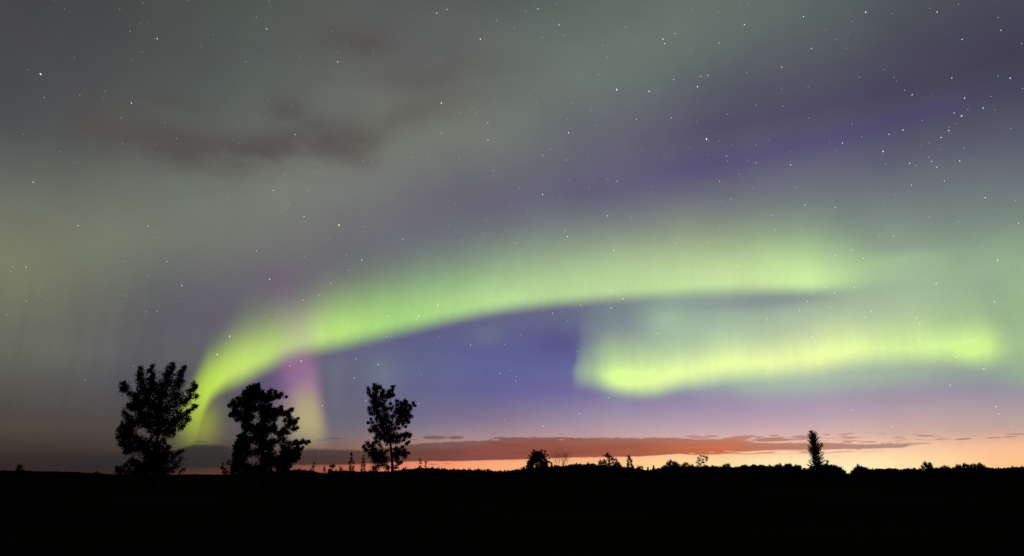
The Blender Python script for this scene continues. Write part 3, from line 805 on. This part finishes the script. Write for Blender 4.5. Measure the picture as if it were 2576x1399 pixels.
# ------------------------------------------------------------------ conifers
def conifer(name, label, x, top, hw, dist, rise=-.15, trunk_r=.06, tiers=16, leaf=.16, group=None):
    """hw: list of (measured y, half width left, half width right); rise: how steeply boughs climb"""
    root = at(x, 1196, dist)
    root.z = 0
    t = thing(name, label, 'tree', root, group)
    u = dist / F
    h = at(x, top, dist).z
    b, c = Soup(), Soup()
    b.tube([(0, 0, -.1), (0, 0, h * .5), (0, 0, h)], [trunk_r, trunk_r * .6, .01], 6)
    zs = [at(x, q[0], dist).z for q in hw]
    lw, rw = [q[1] * u for q in hw], [q[2] * u for q in hw]
    o = np.argsort(zs)
    zs, lw, rw = np.array(zs)[o], np.array(lw)[o], np.array(rw)[o]
    for i in range(tiers):
        z = h * (.04 + .95 * (i + RNG.uniform(0, .6)) / tiers)
        for k in range(9):
            a = RNG.uniform(0, 2 * math.pi)
            cs = math.cos(a)
            tip = z
            ln0 = float(np.interp(z, zs, rw if cs > 0 else lw))
            ln = ln0 * RNG.uniform(.5, 1.15)
            rs = (rise(z / h) if callable(rise) else rise) * RNG.uniform(.4, 1.5)
            z0 = max(z - ln * rs, .05)
            p0 = np.array((0, 0, z0))
            p1 = np.array((cs * ln, math.sin(a) * ln, z0 + ln * rs))
            mid = (p0 + p1) / 2 + np.array((0, 0, -.06 * ln))
            b.tube([p0, mid, p1], [.05, .03, .012], 4)
            m = max(8, int(ln / leaf * 17))
            f = RNG.uniform(.12, 1.04, m)[:, None]
            q = p0 * (1 - f) ** 2 + 2 * mid * f * (1 - f) + p1 * f ** 2
            q = q + RNG.normal(size=(m, 3)) * leaf * np.array((.3, .3, .22)) * (1.25 - f)
            c.leaves(q, leaf, .4, along=(p1 - p0) / (np.linalg.norm(p1 - p0) + 1e-6))
    m = 30
    c.leaves(np.stack([RNG.normal(size=m) * .05, RNG.normal(size=m) * .05, h * RNG.uniform(.92, 1.01, m)], 1), leaf, .4)
    b.put('trunk', BARK, t)
    c.put('crown', NEEDLE, t)
    return t


conifer('evergreen_tree', 'tall narrow columnar evergreen with rising boughs, standing out alone above the skyline', 2057, 1081,
        [(1081, 6, 6), (1087, 9, 9), (1095, 10, 11), (1103, 11.5, 12), (1112, 12.5, 16), (1120, 14, 19), (1130, 13.5, 17), (1138, 12, 18), (1145, 11, 17), (1150, 12, 17), (1157, 14, 18), (1162, 16, 19), (1168, 19, 22), (1196, 20, 18)],
        240, rise=lambda f: .35 + .75 * f, trunk_r=.28, tiers=44, leaf=.30)
conifer('evergreen_tree', 'small dark spruce touching the right side of the round dense tree', 1388.5, 1165, [(1165, 1, 1), (1172, 4, 4), (1180, 8, 9), (1196, 10, 10)], 275, tiers=16, leaf=.34)
conifer('evergreen_tree', 'shorter left one of two small spruces left of the spreading trees', 1631, 1174, [(1174, .8, .8), (1182, 3, 3), (1196, 6, 6)], 400, tiers=14, leaf=.5)
conifer('evergreen_tree', 'taller right one of two small spruces left of the spreading trees', 1645.5, 1170, [(1170, .8, .8), (1178, 4, 4), (1196, 8, 8)], 400, tiers=14, leaf=.5)
conifer('evergreen_tree', 'small spruce between the spreading trees and the thin lacy tree', 1743, 1167, [(1167, 1, 1), (1173, 4, 4), (1196, 9, 9)], 340, tiers=14, leaf=.44)
conifer('evergreen_tree', 'short pointed evergreen rising out of the bush right of the gap', 2161, 1167, [(1167, 1, 1.5), (1171, 2, 4), (1176, 5, 6), (1196, 9, 9)], 262, tiers=14, leaf=.3)
conifer('evergreen_tree', 'thin small spruce left of the two close trees beyond the gap', 2304, 1177, [(1177, .8, .8), (1184, 3, 3), (1196, 5, 5)], 400, tiers=12, leaf=.5)

# ------------------------------------------------------------------ the far wood along the skyline
PROF = [(-80, 1183), (0, 1184), (60, 1185.5), (130, 1187), (160, 1187), (200, 1190), (250, 1191.5), (285, 1194.5), (330, 1195.5), (420, 1195.5), (480, 1194), (540, 1195), (600, 1193), (680, 1190), (735, 1183), (760, 1182.5), (781, 1184.5), (795, 1189), (808, 1193.5), (827, 1191),
        (839, 1186), (862, 1184.5), (897, 1186), (941, 1186), (985, 1186), (1005, 1183), (1030, 1180), (1058, 1178), (1087, 1179), (1107, 1181), (1147, 1183), (1180, 1182.5), (1205, 1184), (1225, 1184), (1260, 1186), (1280, 1185), (1300, 1182), (1320, 1179), (1390, 1175), (1405, 1173), (1430, 1172),
        (1450, 1169.5), (1475, 1168), (1500, 1169.5), (1530, 1171), (1570, 1175.5), (1600, 1178), (1618, 1181), (1627, 1183.5), (1650, 1181), (1665, 1177), (1690, 1174.5), (1730, 1174.5), (1770, 1175.5), (1800, 1174.5), (1850, 1175.5), (1870, 1174), (1900, 1173), (1960, 1173.5), (2000, 1175), (2014, 1180),
        (2020, 1183), (2030, 1180), (2075, 1178), (2115, 1182), (2128, 1193), (2134, 1195), (2142, 1195), (2148, 1190), (2160, 1182), (2178, 1182), (2230, 1180.5), (2252, 1179), (2263, 1182), (2307, 1181.5), (2345, 1181), (2360, 1179.5), (2400, 1180), (2480, 1178), (2520, 1179.5), (2545, 1177), (2576, 1175.5), (2700, 1177)]
BIGS = {1104: 1172, 1110: 1173.5, 1120: 1175, 1126: 1181, 1141: 1174, 1148: 1181, 1166: 1177, 1178: 1175, 1182: 1176, 1194: 1178, 1199: 1179, 1213: 1178.5, 1270: 1181, 1288: 1179, 1299: 1178, 1475: 1165.5, 1480: 1167, 1489: 1168, 1453: 1168, 1224: 1181, 1157: 1180,
        2260: 1176.5, 2275: 1177.5, 2288: 1178, 2190: 1178, 2490: 1175, 2530: 1176, 2240: 1177, 2215: 1178, 2555: 1174, 2562: 1174, 2573: 1172.5}
wood = Soup()
g = np.random.default_rng(9)
px_, py_ = [p[0] for p in PROF], [p[1] for p in PROF]


def far_conifer(x, top, dist):
    b = at(x, 1196, dist)
    h = at(x, top, dist).z
    w = max(1.2, h * .2)
    for i in range(9):
        f = i / 9
        r = w * (1 - f) * g.uniform(.8, 1.15) + .1
        n = 6
        z = h * f * .97
        an = 2 * math.pi * (np.arange(n) + g.uniform(-.2, .2, n)) / n
        ring = np.stack([b.x + r * np.cos(an), b.y + r * np.sin(an), z + g.uniform(-.15, .15, n)], 1)
        k = np.arange(n)
        wood.add(np.concatenate([ring, [(b.x, b.y, min(z + h * .24, h))]]), [np.stack([k, (k + 1) % n, np.full(n, n)], 1)])


for row in range(3):
    x = -70.0
    while x < 2690:
        dist = 640 + 120 * row + g.uniform(-40, 40)
        u = dist / F
        y = float(np.interp(x, px_, py_))
        y += abs(g.normal()) * (.8 + .9 * row) - .6 - 2.6 * max(0, math.sin(x * .11 + 2 * math.sin(x * .037)) * math.sin(x * .053 + row)) * (1 if x > 740 else .2)
        if g.uniform() < .13 and x > 1040:
            y -= g.uniform(1.5, 4.5)
        h = at(x, min(y, 1195.6), dist).z
        if h > 1.0:
            b = at(x, 1196, dist)
            w = g.uniform(2.0, 3.8) * (1 if h > 3.5 else .7)
            if g.uniform() < (.38 if 1040 < x < 1320 or x > 2180 else .10):
                far_conifer(x, y - .8, dist)
            n = int(34 + 14 * h)
            q = ball(n) * np.array((w, w, h * .55)) + np.array((b.x, b.y, h * .48))
            q[:, 2] = np.clip(q[:, 2], .05, h)
            wood.leaves(q, 1.35, .9)
        x += g.uniform(2.0, 4.2)
for x, y in BIGS.items():
    far_conifer(x, y, 600 + g.uniform(-10, 10))
far = wood.put('far_wood', NEEDLE)
far['kind'] = 'stuff'
far['label'] = 'far dark wood of spruces and bushes along the skyline'

# ------------------------------------------------------------------ ground
gv, gf = [], []
rs = [0, 1.5, 3, 5, 8, 12, 18, 26, 36, 50, 70, 100, 150, 220, 320, 480, 700, 1100, 1800, 3200, 6000, 12000]
NA = 96
g = np.random.default_rng(3)
gv.append((0, 0, 0))
for i, r in enumerate(rs[1:]):
    for k in range(NA):
        a = 2 * math.pi * k / NA
        gv.append((r * math.sin(a), r * math.cos(a), g.normal() * .02 * min(1, r / 10) if r < 40 else g.normal() * .04 if r < 200 else 0))
for k in range(NA):
    gf.append((0, 1 + (k + 1) % NA, 1 + k))
for i in range(len(rs) - 2):
    for k in range(NA):
        a, b = 1 + i * NA + k, 1 + i * NA + (k + 1) % NA
        gf.append((a, b, b + NA, a + NA))
ground = mesh('ground', gv, gf, FIELD)
ground['kind'] = 'structure'
for p in ground.data.polygons:
    p.use_smooth = True

# ------------------------------------------------------------------ stars
P1 = '227,415,3 880,217,2 736,577,2 685,806,1 1493,162,2 1890,347,2 800,17,1 1434,95,1 248,546,1 447,533,1 1374,345,1 1652,754,1.5 186,1020,1.5 1529,1067,1.5 1597,1165,1.2 1702,1213,2 1897,1260,4o 437,1263,1.5 830,1266,1.5 1595,976,1 1763,960,1 1721,1068,1 1617,1141,1 1843,1336,1 795,290,.7'
P2 = '558,74,2 616,53,1.5 1125,51,2 1243,139,2.5b 802,219,3o 1824,219,2.5 1834,244,2 1892,189,2o 893,117,1 993,153,1 1055,63,1 1205,112,1 1148,209,1 1270,197,1 1615,151,1.2 1487,254,1 1513,320,1 791,449,1 1466,418,1 1635,448,1 1885,446,1.5 1566,502,4b 1747,511,2.5 584,577,3.5b 1115,568,1 1116,583,1 1320,579,1 684,631,1 757,608,1 773,632,1.2 844,687,1.5 584,746,1.5 800,720,1 845,785,2 1296,743,3b 1290,669,1 1445,702,1 1676,667,1.5 1871,660,1.5 1194,837,1.2 1152,869,1.5 1285,896,1.5o 1706,841,1 1830,884,1 683,891,1.2 514,882,1 420,881,1 148,903,1 194,904,.8 728,932,.8 830,912,.8 879,955,1.2 869,985,1 1302,1003,1 1511,1002,1.2 1569,1014,1.5 1602,1007,.8 1427,1015,.8 1412,1049,1 1758,1043,.8 1023,1050,1.2 1112,1060,1 1151,1089,2.5 1247,1103,1 430,1030,.8 662,1142,1 973,1150,1 1063,1197,1 831,1234,1 572,1214,.9 628,1266,1.2 1513,1209,2 1645,1219,1.2 1769,1192,.7 1278,1292,2b 1290,1325,2.5 369,1339,1.5 158,1267,1 825,1315,1 930,1311,.8 977,1330,1 1001,1363,1.5 705,1342,1 1176,1317,.8 1372,1357,1 1437,1309,.8 1630,1305,.8 1909,1327,1.2'
P3 = '250,65,1 418,27,.8 394,138,2 725,93,2 995,120,1 1073,69,3b 1473,68,2 1432,47,1 1592,25,1.2 1813,98,1.2 1830,170,1.5 1945,244,1.2 1613,221,1.5 252,241,1.5 95,281,1 769,271,1.5 604,376,1.8 150,428,1.5 190,421,1.5 132,485,2.5 602,494,1 1037,433,1.2 1231,433,1 1555,437,2o 1814,426,1 1882,438,2.5b 1951,496,1.2 1292,506,1.2 1333,531,1.8 1626,549,1.8 1775,540,1 458,588,1.2 609,596,1 300,639,1.2 755,662,1 1730,604,2 1645,614,1 1568,632,1.5 1610,649,3b 1390,674,1 997,694,1 1541,712,1 1538,731,2 182,779,3.5 254,789,.8 1282,728,2.5b 1203,752,1.8 1050,764,1.2 1495,770,1.8 1885,720,1 320,809,.8 460,811,1.2 871,795,1 943,801,1.8 1428,799,1.2 1386,814,1 1623,830,1.2 89,833,.8 294,873,1.5 300,903,1.2 904,842,1.2 1170,848,2.5 1424,880,1.2 1441,904,1.5 1599,901,1.8 411,898,.8 459,911,1.3 654,923,2 1185,918,1.2 1319,914,1.8 1354,925,1 1471,936,1.5 367,976,1.2 255,1015,1.3 1513,1013,1.3 441,1051,1 682,1049,1.2 1330,1037,1.6 157,1094,.7 319,1113,1.3 260,1130,.8 507,1107,.8 1742,1107,2 1912,1121,1.2 733,1148,1.5 903,1163,1.6 1176,1147,.7 551,1206,1.2 1430,1215,1.2 1592,1242,1.2 1929,1250,1.5 255,1257,1 336,1262,.7 568,1288,1.3 711,1295,1 254,1289,1 225,1330,1 185,1354,1.4 85,1355,1 1147,1324,1.2 1229,1323,1.3 117,1283,.7'
P4 = '59,259,1.2 73,234,1 145,236,1.3 698,204,1 934,204,1.3 1018,339,1.8 827,282,1 149,427,1.2 37,502,1 881,484,1.2 1434,146,1.5 1508,304,2 1851,327,1.5 1784,392,1.5 1697,422,1.3 1489,506,1.2 1554,503,1.2 1285,623,3o 1216,725,2.5 1685,762,2.5 1622,788,1.8 749,789,.9 478,870,1 1804,1013,1.5 1023,400,.7 1939,168,1.2 1951,254,1.2 1704,175,1'
P5 = '138,197,2 502,236,1.2 66,253,1.2 660,191,1.2 576,367,1.2 564,449,2.5 550,433,1.2 398,473,1.5 457,510,2.5 448,527,1.5 287,511,2 982,387,1.3 859,385,1.3 983,456,1 1108,250,1 1237,218,1 1188,272,1 1297,191,.8 1357,246,1 1412,132,1 1548,141,2 1493,214,1.1 1574,204,1 1535,365,1.4 1601,414,2.5 1534,465,2.3 1363,449,1.5 1345,435,1 1484,436,1.2 1150,484,1 1206,494,1.4 1289,535,1.2 124,631,1.3 276,626,1.4 327,528,.8 700,581,1 570,628,1.2 747,672,1.6 940,670,1.2 1026,618,1 1599,581,1 1594,589,1.2 1647,622,1.1 1794,608,1.6 1343,708,1.2 1629,733,1.2 106,750,1.5 231,782,2 97,856,1.5 471,838,1.2 803,801,1 912,831,1.3 970,815,1.2 1003,847,1.2 999,871,1.8o 1488,846,1.8 215,879,1 161,983,1.6 458,1000,1.6 1155,1023,1 1519,967,1.5 1356,1057,1.5 939,1089,1.2 906,1123,1.2 1157,1126,1.8 1896,100,1.4 1891,117,1.2'
P6 = '356,230,1.8 902,173,1.6 997,140,1.5 1060,187,1.6 660,306,1.4 721,295,1 789,230,1 851,350,1.8 1008,349,1.9 898,381,2.5b 913,433,1.1 874,463,1.5 747,428,1.4 703,479,1.5 1467,326,1.8 1811,198,2.2 1811,364,1.2 1794,431,1.7 1220,455,1.1 1103,485,1.3 1068,517,1.3 1246,510,.8 1360,519,1.4 1374,552,1.4 1401,584,.8 521,526,1.5 523,539,1 77,600,1 79,644,1 775,625,1.4 895,590,.7 885,606,1 1006,682,1 1376,648,1.7 1453,657,1.1 1624,654,1.4 1582,740,1.5 1734,806,1.7 797,862,1 1546,896,1.5 88,911,1.2 996,1035,1.4 1219,1129,1.5 1802,1017,1.4 1816,1058,1.4 1332,129,1'
STAR_MATS = {}
for key, c in (('w', (1, .98, .95)), ('f', (.95, .97, 1)), ('b', (.62, .68, 1)), ('o', (1, .66, .42))):
    m = bpy.data.materials.new('starlight ' + {'w': 'white', 'f': 'faint', 'b': 'blue', 'o': 'amber'}[key])
    m.use_nodes = True
    t = m.node_tree
    t.nodes.clear()
    e_ = t.nodes.new('ShaderNodeEmission')
    e_.inputs[0].default_value = (*c, 1)
    e_.inputs[1].default_value = .8 if key == 'f' else 1.4
    o_ = t.nodes.new('ShaderNodeOutputMaterial')
    t.links.new(e_.outputs[0], o_.inputs[0])
    m.cycles.emission_sampling = 'NONE'
    STAR_MATS[key] = m
sv, sf, sm = [], [], []
RAD = 15000.0
EXTRA = ' '.join(f'{random.uniform(0, 5731):.0f},{random.uniform(0, 1.0) ** 1.3 * 2050:.0f},{random.uniform(.45, .85):.2f}' for _ in range(110))
for panel, ox, oy in ((EXTRA, 0, 0), (P1, 0, 0), (P2, 1348, 0), (P3, 2696, 0), (P4, 0, 900), (P5, 1348, 900), (P6, 2696, 900)):
    for w in panel.split():
        a, b, m = w.split(',')
        key = m[-1] if m[-1] in 'bo' else 'w'
        mag = float(m.rstrip('bo'))
        if key == 'w' and mag < 1.25:
            key = 'f'
        x, y = (ox + float(a) / 1.3993) * .6289, (oy + float(b) / 1.3993) * .6289
        d = ray(x, y)
        size = RAD / F * (0.5 + 0.48 * mag + 0.25 * max(0, mag - 2)) * 0.8
        right = Vector((d.y, -d.x, 0)).normalized()
        upv = right.cross(d)
        tilt = math.radians(random.uniform(-20, 20)) + (x - 1288) / 1288 * math.radians(-40) + math.radians(90)
        la = right * math.cos(tilt) + upv * math.sin(tilt)
        lb = d.cross(la)
        c = EYE + d * RAD
        n = len(sv)
        for v in (la * 1.25, lb * .7, la * -1.25, lb * -.7, d * .7, d * -.7):
            sv.append(c + v * size)
        for i in range(4):
            for tip in (4, 5):
                f_ = (n + i, n + (i + 1) % 4, n + tip)
                sf.append(f_ if tip == 5 else f_[::-1])
                sm.append('wbof'.index(key))
me = bpy.data.meshes.new('stars')
me.from_pydata(sv, [], sf)
for k in 'wbof':
    me.materials.append(STAR_MATS[k])
me.polygons.foreach_set('material_index', sm)
stars = link(bpy.data.objects.new('stars', me))
stars['kind'] = 'stuff'
stars['label'] = 'scattered small white stars across the night sky'
